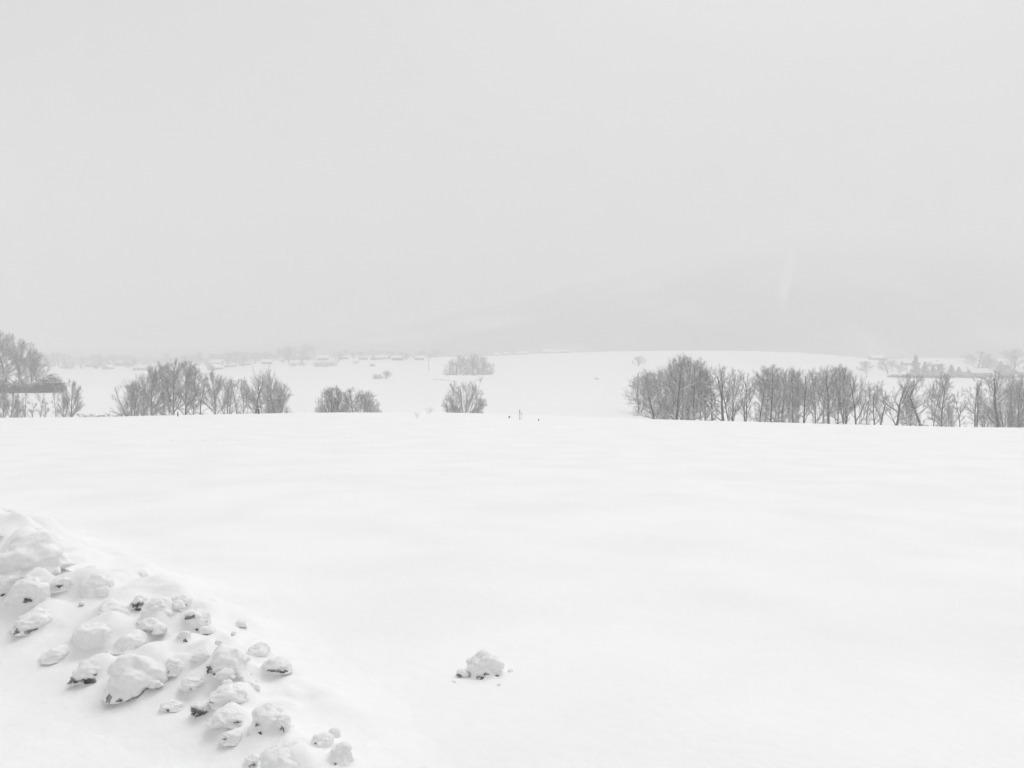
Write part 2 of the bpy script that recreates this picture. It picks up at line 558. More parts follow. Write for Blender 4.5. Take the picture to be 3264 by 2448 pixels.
rnd = random.Random(4)
GA = 'bare trees behind the crest on the left'
left_trees = [
 # px, width, top, Y, kind, k, label
 (415, 96, 1210, 196, 'spread', 0, 'low bushy bare tree spreading at the left end of the left tree group'),
 (447, 80, 1192, 205, 'spread', 1, 'sloping bare tree between the low end tree and the tall ones, left group'),
 (480, 84, 1166, 200, 'oval', 0, 'bare tree with a rounded shoulder, first of the tall trees of the left group'),
 (518, 80, 1153, 206, 'oval', 1, 'tall bare tree left of the highest crown of the left tree group'),
 (552, 88, 1144, 200, 'oval', 2, 'highest dense bare crown of the left tree group, above the dark fence post'),
 (590, 90, 1148, 204, 'oval', 0, 'tall bare tree just right of the highest crown of the left tree group'),
 (615, 60, 1168, 209, 'oval', 1, 'bare tree stepping down behind the right shoulder of the tall dense crowns'),
 (636, 50, 1182, 199, 'slim', 0, 'slender bare tree at the gap in the middle of the left tree group'),
 (684, 66, 1178, 201, 'oval', 2, 'bare tree with a tall narrow crown right of the gap in the left tree group'),
 (722, 74, 1200, 198, 'spread', 0, 'bare tree with many stems fanning out from one foot, right of the gap'),
 (757, 42, 1206, 203, 'slim', 1, 'thin bare tree between the fanning stems and the right dome'),
 (777, 44, 1203, 208, 'oval', 1, 'small bare tree touching the left edge of the right dome of the left group'),
 (812, 78, 1192, 200, 'open', 0, 'bare tree forming the left half of the right dome of the left tree group'),
 (848, 104, 1176, 202, 'dome', 0, 'many stemmed bare tree topping the right dome of the left tree group'),
 (884, 86, 1216, 199, 'spread', 1, 'low spreading bare tree at the right end of the left tree group'),
]
for a in left_trees:
    place_tree(*a[:5], a[5] + (3 if a[4] == 'oval' and a[0] % 2 else 0), a[6], GA)

GB = 'rounded bare trees behind the crest in the middle'
mid_trees = [
 (1050, 78, 1240, 201, 'dome', 1, 'low fanned bare tree forming the left flank of the left rounded clump'),
 (1058, 62, 1233, 203, 'oval', 0, 'left trunk of the left rounded clump, bare snowy tree'),
 (1076, 54, 1229, 205, 'oval', 2, 'right trunk of the left rounded clump, slightly taller bare tree'),
 (1128, 64, 1235, 203, 'oval', 1, 'left tree of the right rounded clump, leaning bare stem'),
 (1158, 92, 1243, 201, 'spread', 0, 'broad fanned bare tree at the right of the right rounded clump'),
 (1184, 50, 1270, 200, 'dome', 1, 'low bare tree sloping down at the right end of the rounded clumps'),
]
for a in mid_trees:
    place_tree(*a, GB)
place_tree(1480, 116, 1216, 205, 'dome', 1, 'single dome shaped bare tree with many fanned stems standing alone in the middle', None, dens=1.3)

GR = 'bare trees of the row on the right'
right_trees = [
 (2084, 86, 1238, 186, 'open', 2, 'pale thin trunked bare tree at the left end of the right tree row'),
 (2152, 110, 1136, 182, 'open', 1, 'tall bare tree with snowy level limbs, first big trunk of the right row'),
 (2176, 96, 1130, 190, 'oval', 0, 'highest straight stem of the right row, beside the first big trunk'),
 (2212, 100, 1140, 186, 'oval', 2, 'tall bare tree with a feathery top, third tall one of the right row'),
 (2200, 60, 1248, 176, 'spread', 0, 'small snow laden bare tree with an arched pale stem under the tall trees'),
 (2247, 86, 1158, 189, 'oval', 1, 'bare tree where the top of the right row begins to slope down'),
 (2272, 64, 1172, 183, 'slim', 0, 'slender bare tree left of the thick leaning trunks'),
 (2308, 92, 1165, 180, 'open', 0, 'bare tree with a thick dark lower trunk and forked snowy limbs'),
 (2336, 84, 1176, 184, 'fork', 0, 'bare tree whose two trunks lean to the right beside the thick dark trunk'),
 (2378, 72, 1180, 188, 'fork', 1, 'bare tree with a bright snow gap below its arching limbs'),
 (2418, 60, 1180, 183, 'slim', 1, 'slim bare tree with an upright stem right of the bright snow gap'),
 (2458, 96, 1163, 185, 'oval', 2, 'broad bare tree rising over the middle of the right row'),
 (2500, 84, 1174, 192, 'open', 1, 'dense bare tree behind crossing snowy boughs in the right row'),
 (2528, 70, 1172, 187, 'oval', 0, 'even topped bare tree in the densest part of the right row'),
 (2562, 84, 1174, 184, 'open', 0, 'bare tree leaning right with flat snow lined boughs'),
 (2600, 80, 1174, 190, 'oval', 1, 'bare tree above the bright snow arch of the right row'),
 (2647, 92, 1170, 184, 'open', 2, 'bare tree with twin stems rising from one foot right of the snow arch'),
 (2672, 72, 1162, 189, 'oval', 2, 'tall narrow bare tree right of the twin stemmed one'),
 (2700, 74, 1172, 184, 'fork', 0, 'bare tree whose dark trunk leans left in the right row'),
 (2733, 82, 1193, 182, 'open', 1, 'bare tree with a straight trunk and limbs rising in a fan'),
 (2764, 50, 1216, 188, 'slim', 0, 'thin bare tree between the fan limbed tree and the dark V shaped one'),
 (2796, 74, 1214, 181, 'fork', 1, 'bare tree forked low into a wide dark V'),
 (2856, 108, 1187, 181, 'open', 0, 'bare tree with a thick short trunk and wide upturned limbs'),
 (2898, 60, 1228, 190, 'spread', 1, 'bushy bare tree between the two thick trunked trees'),
 (2945, 112, 1193, 180, 'open', 1, 'largest wide limbed bare tree with a thick dark trunk toward the right edge'),
 (2976, 50, 1236, 184, 'slim', 1, 'small leaning bare tree at the right foot of the largest wide limbed one'),
 (3000, 76, 1190, 183, 'oval', 0, 'straight bare tree with steep rising boughs right of the largest one'),
 (3033, 42, 1284, 184, 'spread', 0, 'small bushy bare sapling right of the straight tree'),
 (3064, 40, 1236, 186, 'slim', 0, 'slender lone bare sapling in the gap near the right edge'),
 (3113, 68, 1206, 182, 'fork', 0, 'bare tree split low into a narrow V near the right edge'),
 (3148, 58, 1270, 184, 'spread', 1, 'short bare tree with arching limbs right of the narrow V'),
 (3184, 110, 1182, 180, 'open', 2, 'dark bare tree with heavy stems, left of the last group at the right edge'),
 (3216, 100, 1190, 184, 'dome', 0, 'dark many stemmed bare tree in the last group at the right edge'),
 (3252, 100, 1196, 181, 'oval', 1, 'bare tree cut by the right edge of the picture'),
]
for i, a in enumerate(right_trees):
    place_tree(*a[:5], a[5] + (3 if i % 2 and a[4] in ('oval', 'open', 'fork') else 0), a[6], GR)
place_tree(2110, 70, 1262, 196, 'spread', 1, 'low bushy bare tree between the pale end trunk and the first big trunk', GR)
GU = 'low bare shrubs under the tree groups'
und = [(398, 44, 1276, 197, 'at the left foot of the left tree group'), (448, 50, 1272, 195, 'in front of the rising left shoulder'), (497, 50, 1276, 196, 'under the first tall tree of the left group'),
 (538, 46, 1270, 195, 'left of the dark fence post'), (866, 56, 1270, 197, 'under the many stemmed dome tree'), (908, 40, 1288, 196, 'ending the left tree group on the right'),
 (1022, 36, 1284, 200, 'ending the rounded clumps on the left'), (1100, 40, 1276, 200, 'between the two rounded clumps'), (1200, 36, 1286, 200, 'ending the rounded clumps on the right'),
 (2120, 56, 1270, 196, 'behind the pale thin trunk'), (2160, 60, 1262, 195, 'behind the first big trunk of the right row'), (2196, 56, 1256, 194, 'behind the arched pale stem'),
 (2430, 50, 1268, 194, 'beside the slim upright stem'), (2474, 60, 1256, 193, 'under the broad tree mid row'),
 (2520, 60, 1252, 193, 'under the densest part of the right row'), (2900, 50, 1284, 190, 'between the thick trunked trees'), (3010, 44, 1300, 190, 'right of the straight tree'), (3205, 70, 1276, 186, 'under the last dark group at the right edge'),
 (3256, 60, 1280, 186, 'in the bottom corner of the last group')]
for i, (px, w, top, Y, where) in enumerate(und):
    place_tree(px, w, top, Y, ['dome', 'spread'][i % 2], i % 2, 'low bare shrub ' + where, GU, name='bare_shrub', cat='shrub', dens=.5)
# soft grey wood behind the left end of the row
GS = 'soft grey trees behind the left end of the right row'
for i, (px, w, top) in enumerate([(2038, 84, 1186), (2074, 96, 1178), (2112, 100, 1166), (2146, 90, 1172)]):
    place_tree(px, w, top, 262, ['spread', 'oval'][i % 2], i % 2, ['outermost', 'second', 'third', 'innermost'][i] +
               ' soft grey crown behind the left end of the right tree row', GS)
GK = 'bare trees in the second line behind the right row'
for i, (px, w, top) in enumerate([(2232, 70, 1178), (2440, 64, 1178), (2484, 66, 1184), (2545, 70, 1180),
                                  (2625, 66, 1166), (2690, 66, 1170)]):
    place_tree(px, w, top, 232, 'oval', i % 3, 'greyer bare tree behind the right row, %s from the left in the second line' % ORD[i + 1], GK)

# far left: big tree on the terrace, saplings under it
GL = 'tall bare trees on the terrace at the left edge'
for a in [(2, 110, 1052, 300, 'oval', 0, 'tall bare tree cut by the left edge above the dark hedge'),
          (30, 96, 1060, 306, 'open', 1, 'tall bare tree with twin snow flecked trunks above the dark hedge'),
          (62, 92, 1082, 300, 'oval', 2, 'tall bare tree whose crown slopes down right above the dark hedge'),
          (98, 80, 1110, 304, 'oval', 1, 'bare tree stepping down toward the village above the dark hedge'),
          (122, 56, 1132, 300, 'slim', 1, 'lowest slender bare tree at the right end of the terrace trees')]:
    place_tree(*a, GL)
GP = 'saplings at the left edge below the dark hedge'
for i, (px, w, top, k) in enumerate([(6, 50, 1236, 'oval'), (30, 46, 1240, 'oval'), (58, 36, 1268, 'spread'), (80, 34, 1252, 'slim'), (98, 28, 1274, 'slim'), (122, 34, 1252, 'slim'),
                                     (143, 28, 1270, 'slim'), (176, 32, 1248, 'slim'), (200, 40, 1262, 'oval'), (222, 56, 1210, 'oval')]):
    place_tree(px, w, top, 196, k, i % 2, ('%s bare sapling from the left edge below the dark hedge' % ORD[i + 1]) if i < 9 else
               'taller bare tree with a clear stem, last in the sapling line below the dark hedge', GP)

# middle distance
def onfield(px, py):
    return float(hit(px, py, bank=False, y0=240)[1])
place_tree(1232, 38, 1180, onfield(1232, 1209), 'oval', 1, 'small round bare tree beside a bush in the far white field', None)
place_tree(1203, 30, 1191, onfield(1203, 1208), 'dome', 1, 'low round bush left of the small round tree in the far field', None, name='bush', cat='bush')
place_tree(1530, 34, 1200, onfield(1530, 1221), 'open', 2, 'small crooked bare tree just below the copse', None)
place_tree(2036, 38, 1134, onfield(2040, 1168), 'oval', 2, 'small leaning bare tree alone on the far slope above the right row', None)
place_tree(1901, 14, 1204, onfield(1901, 1210), 'dome', 0, 'tiny dark bush alone in the far field right of the middle', None, name='bush', cat='bush')
GC = 'trees of the copse in the far field'
cop = [(1434, 36, 1150), (1450, 42, 1138), (1468, 46, 1133), (1486, 46, 1128), (1506, 48, 1125), (1524, 46, 1130), (1541, 44, 1138),
       (1556, 36, 1152), (1426, 34, 1176), (1450, 44, 1168), (1482, 40, 1172), (1512, 46, 1164), (1540, 40, 1172), (1560, 34, 1170)]
yb_ = onfield(1490, 1196)
for i, (px, w, top) in enumerate(cop):
    lab = '%s snowy tree from the left, %s row of the far copse' % (ORD[(i if i < 8 else i - 8) + 1], 'rear' if i < 8 else 'front')
    place_tree(px, w, top, yb_ + 12 if i < 8 else yb_, ['oval', 'spread'][i % 2] if i < 8 else 'dome', i % 4, lab, GC, dens=.8 if i < 8 else .7)

# ------------------------------------------------------------------ leafy shrubs, conifers
def leaf_cloud(n, fn, size, seed):
    rs = np.random.RandomState(seed)
    P = fn(n, rs)
    a = rs.normal(size=(n, 3)); a /= np.linalg.norm(a, axis=1, keepdims=True)
    b = rs.normal(size=(n, 3)); b -= a * (a * b).sum(1, keepdims=True); b /= np.linalg.norm(b, axis=1, keepdims=True)
    sz = size * rs.uniform(.6, 1.3, (n, 1))
    V = np.stack([P - a * sz, P + b * sz * .5, P + a * sz, P - b * sz * .5], 1).reshape(-1, 3)
    F = (np.arange(n) * 4)[:, None] + np.arange(4)
    return V, F

def bush_pts(n, rs):
    v = rs.normal(size=(n, 3)); v /= np.linalg.norm(v, axis=1, keepdims=True)
    r = rs.uniform(.45, 1.0, (n, 1)) ** .5
    lump = 1 + .28 * noise3(v[:, 0] * 2.3, v[:, 1] * 2.3, v[:, 2] * 2.3, 3)[:, None]
    p = v * r * lump
    p[:, 2] = np.abs(p[:, 2])
    return p * np.array([.5, .5, 1.0])
def stems_mesh(nm, n, h, r, seed, spread=.35):
    rs = np.random.RandomState(seed)
    P0 = np.c_[rs.normal(0, .05, (n, 2)), np.full(n, -.05)]
    P1 = np.c_[rs.normal(0, spread, (n, 2)), np.full(n, h) * rs.uniform(.6, 1, n)]
    return mesh_np(nm, *prisms(P0, P1, np.full(n, r), np.full(n, r * .5), 4))
def bush_mesh(sd):
    fo = leaf_cloud(1500, bush_pts, .055, sd)
    def cap_pts(n, rs):
        p = bush_pts(4 * n, rs); p = p[p[:, 2] > .55]; return np.resize(p, (n, 3)) + rs.normal(0, .01, (n, 3)) + [0, 0, .03]
    sn = leaf_cloud(260, cap_pts, .05, sd + 4)
    return mesh_two('bush_foliage', *fo, *sn, M_ever, M_bsnow)
bush_me = [(bush_mesh(q), stems_mesh('bush_stem', 9, .8, .02, q)) for q in (1, 2)]
def place_bush(px, w, top, Y, k, label, group, name='shrub'):
    P = at(px, 1200, Y); z0 = float(G(P[0], Y))
    root = empty(name, (P[0], Y, z0 - .05))
    obj('foliage', bush_me[k][0], None, root); obj('stem', bush_me[k][1], M_bark, root)
    sw = w * Y / F0
    root.scale = (sw, sw, at(px, top, Y)[2] - z0)
    root.rotation_euler = (0, 0, rnd.uniform(0, 6.28))
    return tag(root, label, 'bush', group)
hb_ = [(4, 72, 1208), (38, 52, 1222), (70, 66, 1213), (106, 50, 1222), (138, 62, 1207), (168, 74, 1198)]
for i, (px, w, top) in enumerate(hb_):
    place_bush(px, w, top, 286, i % 2, ('%s dark evergreen shrub from the left edge in the hedge under the tall trees' % ORD[i + 1]) if i < 5 else
               'bulging dark evergreen shrub ending the hedge under the tall trees', 'dark shrubs of the hedge at the left edge')

# conifer
def conifer_meshes(seed):
    rs = np.random.RandomState(seed)
    P0, P1, r = [], [], []
    LV, LF = [], []
    for i in range(240):
        z = .08 + .9 * (i / 240)
        R_ = .24 * (1 - z) ** .85 * rs.uniform(.7, 1.1) + .01
        a = rs.uniform(0, 6.28)
        p0 = np.array([0, 0, z]); p1 = np.array([math.cos(a) * R_, math.sin(a) * R_, z - R_ * .35])
        P0.append(p0); P1.append(p1); r.append(.003)
    P0, P1 = np.array(P0), np.array(P1)
    n = 9
    tt = rs.uniform(.15, 1, (len(P0), n, 1))
    P = (P0[:, None] + (P1 - P0)[:, None] * tt).reshape(-1, 3) + rs.normal(0, .008, (len(P0) * n, 3))
    fol = leaf_cloud(len(P), lambda n_, r_: P, .026, seed + 1)
    tr = prisms(np.array([[0, 0, -.03]]), np.array([[0, 0, .98]]), np.array([.014]), np.array([.002]), 6)
    br = prisms(P0, P1, np.array(r), np.array(r) * .4, 3)
    up = P[rs.rand(len(P)) < .25] + np.array([0, 0, .012])
    sn = leaf_cloud(len(up), lambda n_, r_: up, .022, seed + 2)
    return mesh_np('conifer_trunk', *join([tr, br])), mesh_two('conifer_crown', *fol, *sn, M_ever, M_bsnow)
CON = [conifer_meshes(s) for s in (11, 12)]
def place_conifer(px, w, top, Y, k, label, group):
    P = at(px, 1200, Y); z0 = float(G(P[0], Y))
    root = empty('conifer_tree', (P[0], Y, z0 - .1))
    for nme, me, mm in zip(('trunk', 'crown'), CON[k], (M_bark, None)):
        obj(nme, me, mm, root)
    h = at(px, top, Y)[2] - z0; sx = w * Y / F0 / .48
    root.scale = (sx, sx, h); root.rotation_euler = (0, 0, rnd.uniform(0, 6.28))
    return tag(root, label, 'tree', group)

# ------------------------------------------------------------------ houses
def box(x0, x1, y0, y1, z0, z1):
    V = np.array([(x, y, z) for z in (z0, z1) for y in (y0, y1) for x in (x0, x1)], float)
    F = np.array([(0, 2, 3, 1), (4, 5, 7, 6), (0, 1, 5, 4), (2, 6, 7, 3), (0, 4, 6, 2), (1, 3, 7, 5)])
    return V, F
def house(px, ybase, wpx, Y, label, group, wall=None, roof=None, rot=0.0, hr=.5, wh=.42, deep=.7):
    """gabled house; wpx = width seen, ridge along its long side"""
    P = at(px, ybase, Y)
    if ybase > 1138 and px > 2000: Y = onfield(px, ybase + 8); P = at(px, ybase, Y)
    X = P[0]; z0 = float(G(X, Y))
    w = wpx * Y / F0; d = min(w * deep, 12.0); h = max(w * wh * .5, 2.6); rh = max(d * hr * .62, 2.0)
    h = min(h, 5.5); rh = min(rh, 5.0)
    wall = wall or M_wallA; roof = roof or M_roofsnow
    root = empty('house', (X, Y, z0 - .3)); root.rotation_euler = (0, 0, rot)
    x, y = w / 2, d / 2
    V = np.array([(-x, -y, 0), (x, -y, 0), (x, y, 0), (-x, y, 0), (-x, -y, h), (x, -y, h), (x, y, h), (-x, y, h), (-x, 0, h + rh), (x, 0, h + rh)])
    me = bpy.data.meshes.new('house_wall')
    me.from_pydata([tuple(v) for v in V], [], [(0, 1, 5, 4), (1, 2, 6, 9, 5), (2, 3, 7, 6), (3, 0, 4, 8, 7)])
    obj('wall', me, wall, root)
    o = .5; t = .45
    sl_ = rh / y
    xe, ye = x + .4, y + o
    zb = h - o * sl_ + .02; zt = h + rh + .02
    prof = [(-ye, zb), (0, zt), (ye, zb), (ye, zb + t), (0, zt + t), (-ye, zb + t)]
    Vr = [(-xe, a, b) for a, b in prof] + [(xe, a, b) for a, b in prof]
    Fr = [(i, (i + 1) % 6, (i + 1) % 6 + 6, i + 6) for i in range(6)] + [(0, 5, 4, 1), (1, 4, 3, 2), (6, 7, 10, 11), (7, 8, 9, 10)]
    me = bpy.data.meshes.new('house_roof'); me.from_pydata(Vr, [], Fr)
    ro = obj('roof', me, roof, root)
    cx = w * .22
    ch = obj('chimney', mesh_np('chimney', *box(cx - .35, cx + .35, -.35, .35, h + rh - .3, h + rh + 1.5), smooth=False), M_wallB, ro)
    n = max(2, int(w / 4.5))
    for i in range(n):
        xc = -x + w * (i + .5) / n
        obj('window', mesh_np('window', *box(xc - .55, xc + .55, -y - .03, -y + .05, h * .35, h * .35 + 1.2), smooth=False), M_glass, root)
    return tag(root, label, 'house', group)

GH = 'faint snow roofed houses of the far village on the left'
far_houses = [(150, 1150, 42, 1120), (212, 1158, 30, 1060), (300, 1156, 42, 1110), (345, 1168, 30, 1010), (400, 1146, 58, 1200), (452, 1170, 44, 1000),
 (520, 1150, 36, 1150), (673, 1132, 34, 1290), (686, 1168, 42, 1000), (690, 1150, 46, 1120), (732, 1158, 34, 1060), (781, 1150, 32, 1100),
 (850, 1148, 30, 1080), (932, 1132, 50, 1190), (968, 1130, 46, 1150), (1030, 1140, 34, 1080), (1098, 1137, 28, 1100), (1158, 1135, 30, 1080), (1192, 1138, 27, 1050),
 (1224, 1135, 34, 1060), (1268, 1138, 32, 1030), (1336, 1138, 28, 1040)]
for i, (px, yb, w, Y) in enumerate(sorted(far_houses)):
    house(px, yb, w, Y * .88, '%s faint snow roofed house from the left in the far village' % ORD[i + 1], GH,
          wall=[M_wallB, M_wallA][i % 2], rot=rnd.uniform(-.35, .35) + (math.pi / 2 if i % 5 == 3 else 0))
GH2 = 'small pale houses peeping over the far white crest'
for i, (px, w, lift) in enumerate([(1582, 20, 0), (1611, 18, 0), (1654, 18, 0), (1674, 22, 0), (1745, 34, 0), (1775, 28, 0), (1803, 24, 0)]):
    house(px, 1125, w, 1025, '%s small pale house from the left peeping over the far white crest' % ORD[i + 1], GH2,
          wall=M_wallA, rot=rnd.uniform(-.4, .4))
GH3 = 'houses of the village on the right'
for px, yb, w, Y, lab, ro in [(2792, 1140, 40, 820, 'pale roofed house left of the pointed conifer in the right village', None),
                          (2893, 1156, 34, 760, 'small snowy roofed house just left of the tall pointed conifer', None),
                          (3076, 1186, 36, 640, 'snowy roofed house left of the long low building near the right edge', None),
                          (3118, 1190, 56, 622, 'long low snow roofed building below the tall round trees near the right edge', None),
                          (3200, 1186, 48, 640, 'house with a dark pointed gable near the right edge', M_roofdark),
                          (3254, 1186, 42, 630, 'snow roofed house cut by the right edge', None),
                          (2980, 1160, 36, 800, 'hazy snow roofed house between the conifers of the right village', None)]:
    house(px, yb, w, Y, lab, GH3, wall=M_wallB, roof=ro, rot=math.pi / 2 if ro else rnd.uniform(-.2, .2), hr=.9 if ro else .5)

GT = 'faint trees among the far village houses'
vt = []
rv = random.Random(21)
px = 135
while px < 1400:
    vt.append((px, rv.uniform(34, 62), rv.uniform(0, 1)))
    px += rv.uniform(17, 30)
for i, (px, w, q) in enumerate(vt):
    Y = 890 + q * 190
    P = at(px, 1150, Y); z0 = float(G(P[0], Y)); hgt = rv.uniform(9, 19) * (1 if px < 1000 else .62)
    topy = 1151 - (z0 + hgt - CZ) / Y * F0
    side = 'left' if i < len(vt) / 2 else 'right'
    j = i + 1 if side == 'left' else len(vt) - i
    place_tree(px, w, topy, Y, ['oval', 'spread'][i % 2], i % 2, '%s faint grey tree from the %s end of the far village' % (ORD[j] if j <= 30 else 'central', side), GT)
GF = 'shrub clumps along the far edge of the white field'
for i, (px, w, top, bot) in enumerate([(934, 34, 1155, 1167), (962, 24, 1150, 1166), (1012, 26, 1153, 1169), (1036, 34, 1151, 1169), (1062, 26, 1153, 1168), (1135, 20, 1150, 1160)]):
    place_tree(px, w, top, onfield(px, bot), 'dome', i % 2, '%s faint shrub from the left below the far village' % ORD[i + 1], GF, name='bare_shrub', cat='shrub')
GV = 'trees around the right village'
for i, (px, w, top, Y) in enumerate([(2760, 44, 1150, 700), (2830, 50, 1140, 660), (2868, 40, 1158, 640), (3000, 50, 1158, 620), (3112, 84, 1118, 600), (3150, 60, 1138, 610), (3234, 96, 1112, 600), (3180, 50, 1162, 600)]):
    place_tree(px, w * 1.2, top, onfield(px, 1192), 'oval', i % 3, '%s hazy leafless tree from the left around the right village' % ORD[i + 1], GV)
for i, (px, w, top, Y) in enumerate([(2918, 38, 1130, 600), (2948, 36, 1152, 600), (2996, 34, 1160, 590), (3032, 32, 1162, 590), (3056, 26, 1168, 595), (2974, 30, 1164, 592), (3190, 34, 1150, 600)]):
    place_conifer(px, w * 1.25, top, onfield(px, 1197), i % 2, '%s pointed conifer from the left behind the right tree row' % ORD[i + 1] if i < 1 else
                  'smaller conifer, number %s along the right village hedge' % ['', 'one', 'three', 'four', 'five', 'two', 'six'][i], 'conifers of the right village')
for i in range(13):
    px = 2850 + i * 34
    place_bush(px + rnd.uniform(-9, 9), rnd.uniform(26, 44), 1194 + rnd.uniform(-8, 3), onfield(px, 1204 + rnd.uniform(-1, 2)), i % 2, '%s dark shrub from the left in the long hedge beyond the right tree row' % ORD[i + 1], 'shrubs of the long hedge on the right')

# ------------------------------------------------------------------ thin things: posts, poles, weeds, ditch grass
def post(px, ytop, ybot, wpx, label, lean=0, cat='post', name='fence_post', group=None):
    p = hit(px, ybot, bank=False)
    if p is None or p[1] > 120: p = np.array(list(at(px, ybot, 74)[:2]) + [0]); p[2] = G(p[0], p[1])
    h = (ybot - ytop) / F0 * p[1]; r = wpx / F0 * p[1] / 2
    V, F = prisms(np.array([[0, 0, -.2], [0, 0, h * .94]]), np.array([[lean * h, 0, h * .94], [lean * h, 0, h]]), np.array([r * 1.05, r]), np.array([r, r * .6]), 6)
    root = empty(name, p)
    V[:6] += 0
    obj('shaft', mesh_np('post_shaft', V, [F]), M_wood, root)
    cv, cf = prisms(np.array([[lean * h, 0, h * .99]]), np.array([[lean * h, 0, h * 1.0 + r * .9]]), np.array([r * 1.0]), np.array([r * .35]), 8)
    obj('snow_cap', mesh_np('post_cap', cv, cf), M_bsnow, root)
    return tag(root, label, cat, group)
post(567, 1314, 1327, 4, 'short dark fence post on the crest below the highest left crown')
post(824, 1303, 1320, 4, 'thin fence post on the crest below the right dome of the left group')
post(1621, 1327, 1333, 4, 'tiny dark stake tilted in the snow left of the tall weed', lean=.5)
post(1716, 1335, 1341, 3, 'tiny dark stake standing in the snow right of the tall weed', lean=.15)

def weed(px, ytop, ybot, wpx, n, label, cat='weed', name='weed', thick=.008, group=None, seed=1):
    p = hit(px, ybot, bank=False)
    if p is None or p[1] > 120: p = np.array(list(at(px, ybot, 76)[:2]) + [0]); p[2] = G(p[0], p[1])
    h = (ybot - ytop) / F0 * p[1]; w = wpx / F0 * p[1]
    rs = np.random.RandomState(seed); P0, P1 = [], []
    for i in range(n):
        a = np.array([rs.normal(0, w * .12), rs.normal(0, w * .12), -.05]); hh = h * rs.uniform(.55, 1)
        b = a + np.array([rs.normal(0, w * .2), rs.normal(0, w * .2), hh * .5]); c = b + np.array([rs.normal(0, w * .25), rs.normal(0, w * .25), hh * .5])
        P0 += [a, b]; P1 += [b, c]
        for _ in range(4):
            q = b + (c - b) * rs.uniform(.3, 1); P0.append(q); P1.append(q + np.array([rs.normal(0, w * .15), rs.normal(0, w * .1), h * rs.uniform(.03, .12)]))
    m = len(P0)
    me = mesh_np('weed', *prisms(np.array(P0), np.array(P1), np.full(m, thick), np.full(m, thick * .5), 3), smooth=False)
    o = obj(name, me, M_grass, None, p)
    return tag(o, label, cat, group)
weed(1658, 1300, 1338, 9, 3, 'tall thin dry weed standing in the snow right of the middle', thick=.012, seed=3)
weed(1366, 1292, 1314, 20, 12, 'sparse clump of dry stalks left of the single dome shaped tree', thick=.0035, seed=4)
weed(1328, 1312, 1334, 14, 9, 'faint tuft of dry stalks on the slope between clump and rounded trees', thick=.003, seed=5)
for i, (px, py) in enumerate([(545, 1404), (612, 1402), (652, 1403), (688, 1405), (712, 1404), (736, 1402), (762, 1403)]):
    weed(px, py - 4, py + 1, 10, 7, 'low tuft of dry grass poking out of the near snow, %s from the left' % ORD[i + 1], 'grass tuft', 'grass_tuft',
         thick=.005, group='grass tufts in the near snow on the left', seed=20 + i)
# scrub at the crest at the left
for i in range(9):
    px = 258 + i * 18
    weed(px, 1303 + (i * 7) % 11, 1319, 20, 13, 'low scrub clump at the crest left of the left tree group, %s from the left' % ORD[i + 1], 'scrub', 'scrub_clump', thick=.006,
         group='scrub clumps along the crest', seed=40 + i)

def pole(px, ytop, Y, label):
    P = at(px, ytop, Y); z0 = float(G(P[0], Y)); h = P[2] - z0
    root = empty('utility_pole', (P[0], Y, z0))
    V, F = prisms(np.array([[0, 0, -.3]]), np.array([[0, 0, h]]), np.array([.17]), np.array([.11]), 8)
    obj('shaft', mesh_np('pole_shaft', V, F), M_wood, root)
    obj('crossarm', mesh_np('pole_arm', *box(-1.0, 1.0, -.07, .07, h - .7, h - .52), smooth=False), M_wood, root)
    for s_ in (-.85, 0, .85):
        V, F = prisms(np.array([[s_, 0, h - .52]]), np.array([[s_, 0, h - .25]]), np.array([.05]), np.array([.04]), 6)
        obj('insulator', mesh_np('pole_insulator', V, F), M_wallA, root)
    return tag(root, label, 'pole', 'utility poles in the far field')
pole(1367, 1148, onfield(1367, 1181), 'thin utility pole in the far field left of the copse')
pole(806, 1166, onfield(806, 1185), 'thin utility pole in the far field behind the left tree group')

# ditch with dry grass below the copse
def strip_stuff(pts, label, seed, name='ditch_grass'):
    rs = np.random.RandomState(seed); P0, P1 = [], []
    L = [hit(a, b, bank=False) for a, b in pts]
    for a, b in zip(L[:-1], L[1:]):
        n = 110
        for i in range(n):
            q = a + (b - a) * rs.rand(); q = q + np.array([0, rs.normal(0, .5), 0]); q[2] = G(q[0], q[1])
            P0.append(q - [0, 0, .05]); P1.append(q + np.array([rs.normal(0, .12), 0, rs.uniform(.25, .75)]))
    m = len(P0)
    o = obj(name, mesh_np(name, *prisms(np.array(P0), np.array(P1), np.full(m, .03), np.full(m, .01), 3), smooth=False), M_grass)
    return tag(o, label, 'grass', kind='stuff')
strip_stuff([(1376, 1210), (1412, 1212), (1458, 1217)], 'thin line of dry grass along a ditch left of the small crooked tree', 3)

def hut(px, py, w, label):
    p = hit(px, py, bank=False)
    root = empty('field_hut', p); s_ = w * p[1] / F0 / 2
    obj('wall', mesh_np('hut_wall', *box(-s_, s_, -s_ * .5, s_ * .5, -.2, s_ * .75), smooth=False), M_wallB, root)
    me = bpy.data.meshes.new('hut_roof'); x, y, h = s_ * 1.1, s_ * .62, s_ * .75 + .01
    me.from_pydata([(-x, -y, h), (x, -y, h), (x, y, h), (-x, y, h), (-x, 0, h + s_ * .4), (x, 0, h + s_ * .4)], [], [(0, 1, 5, 4), (2, 3, 4, 5), (0, 4, 3), (1, 2, 5), (0, 3, 2, 1)])
    obj('roof', me, M_roofsnow, root)
    return tag(root, label, 'hut')
hut(1187, 1167, 14, 'tiny dark field hut in the far field above the small round tree')

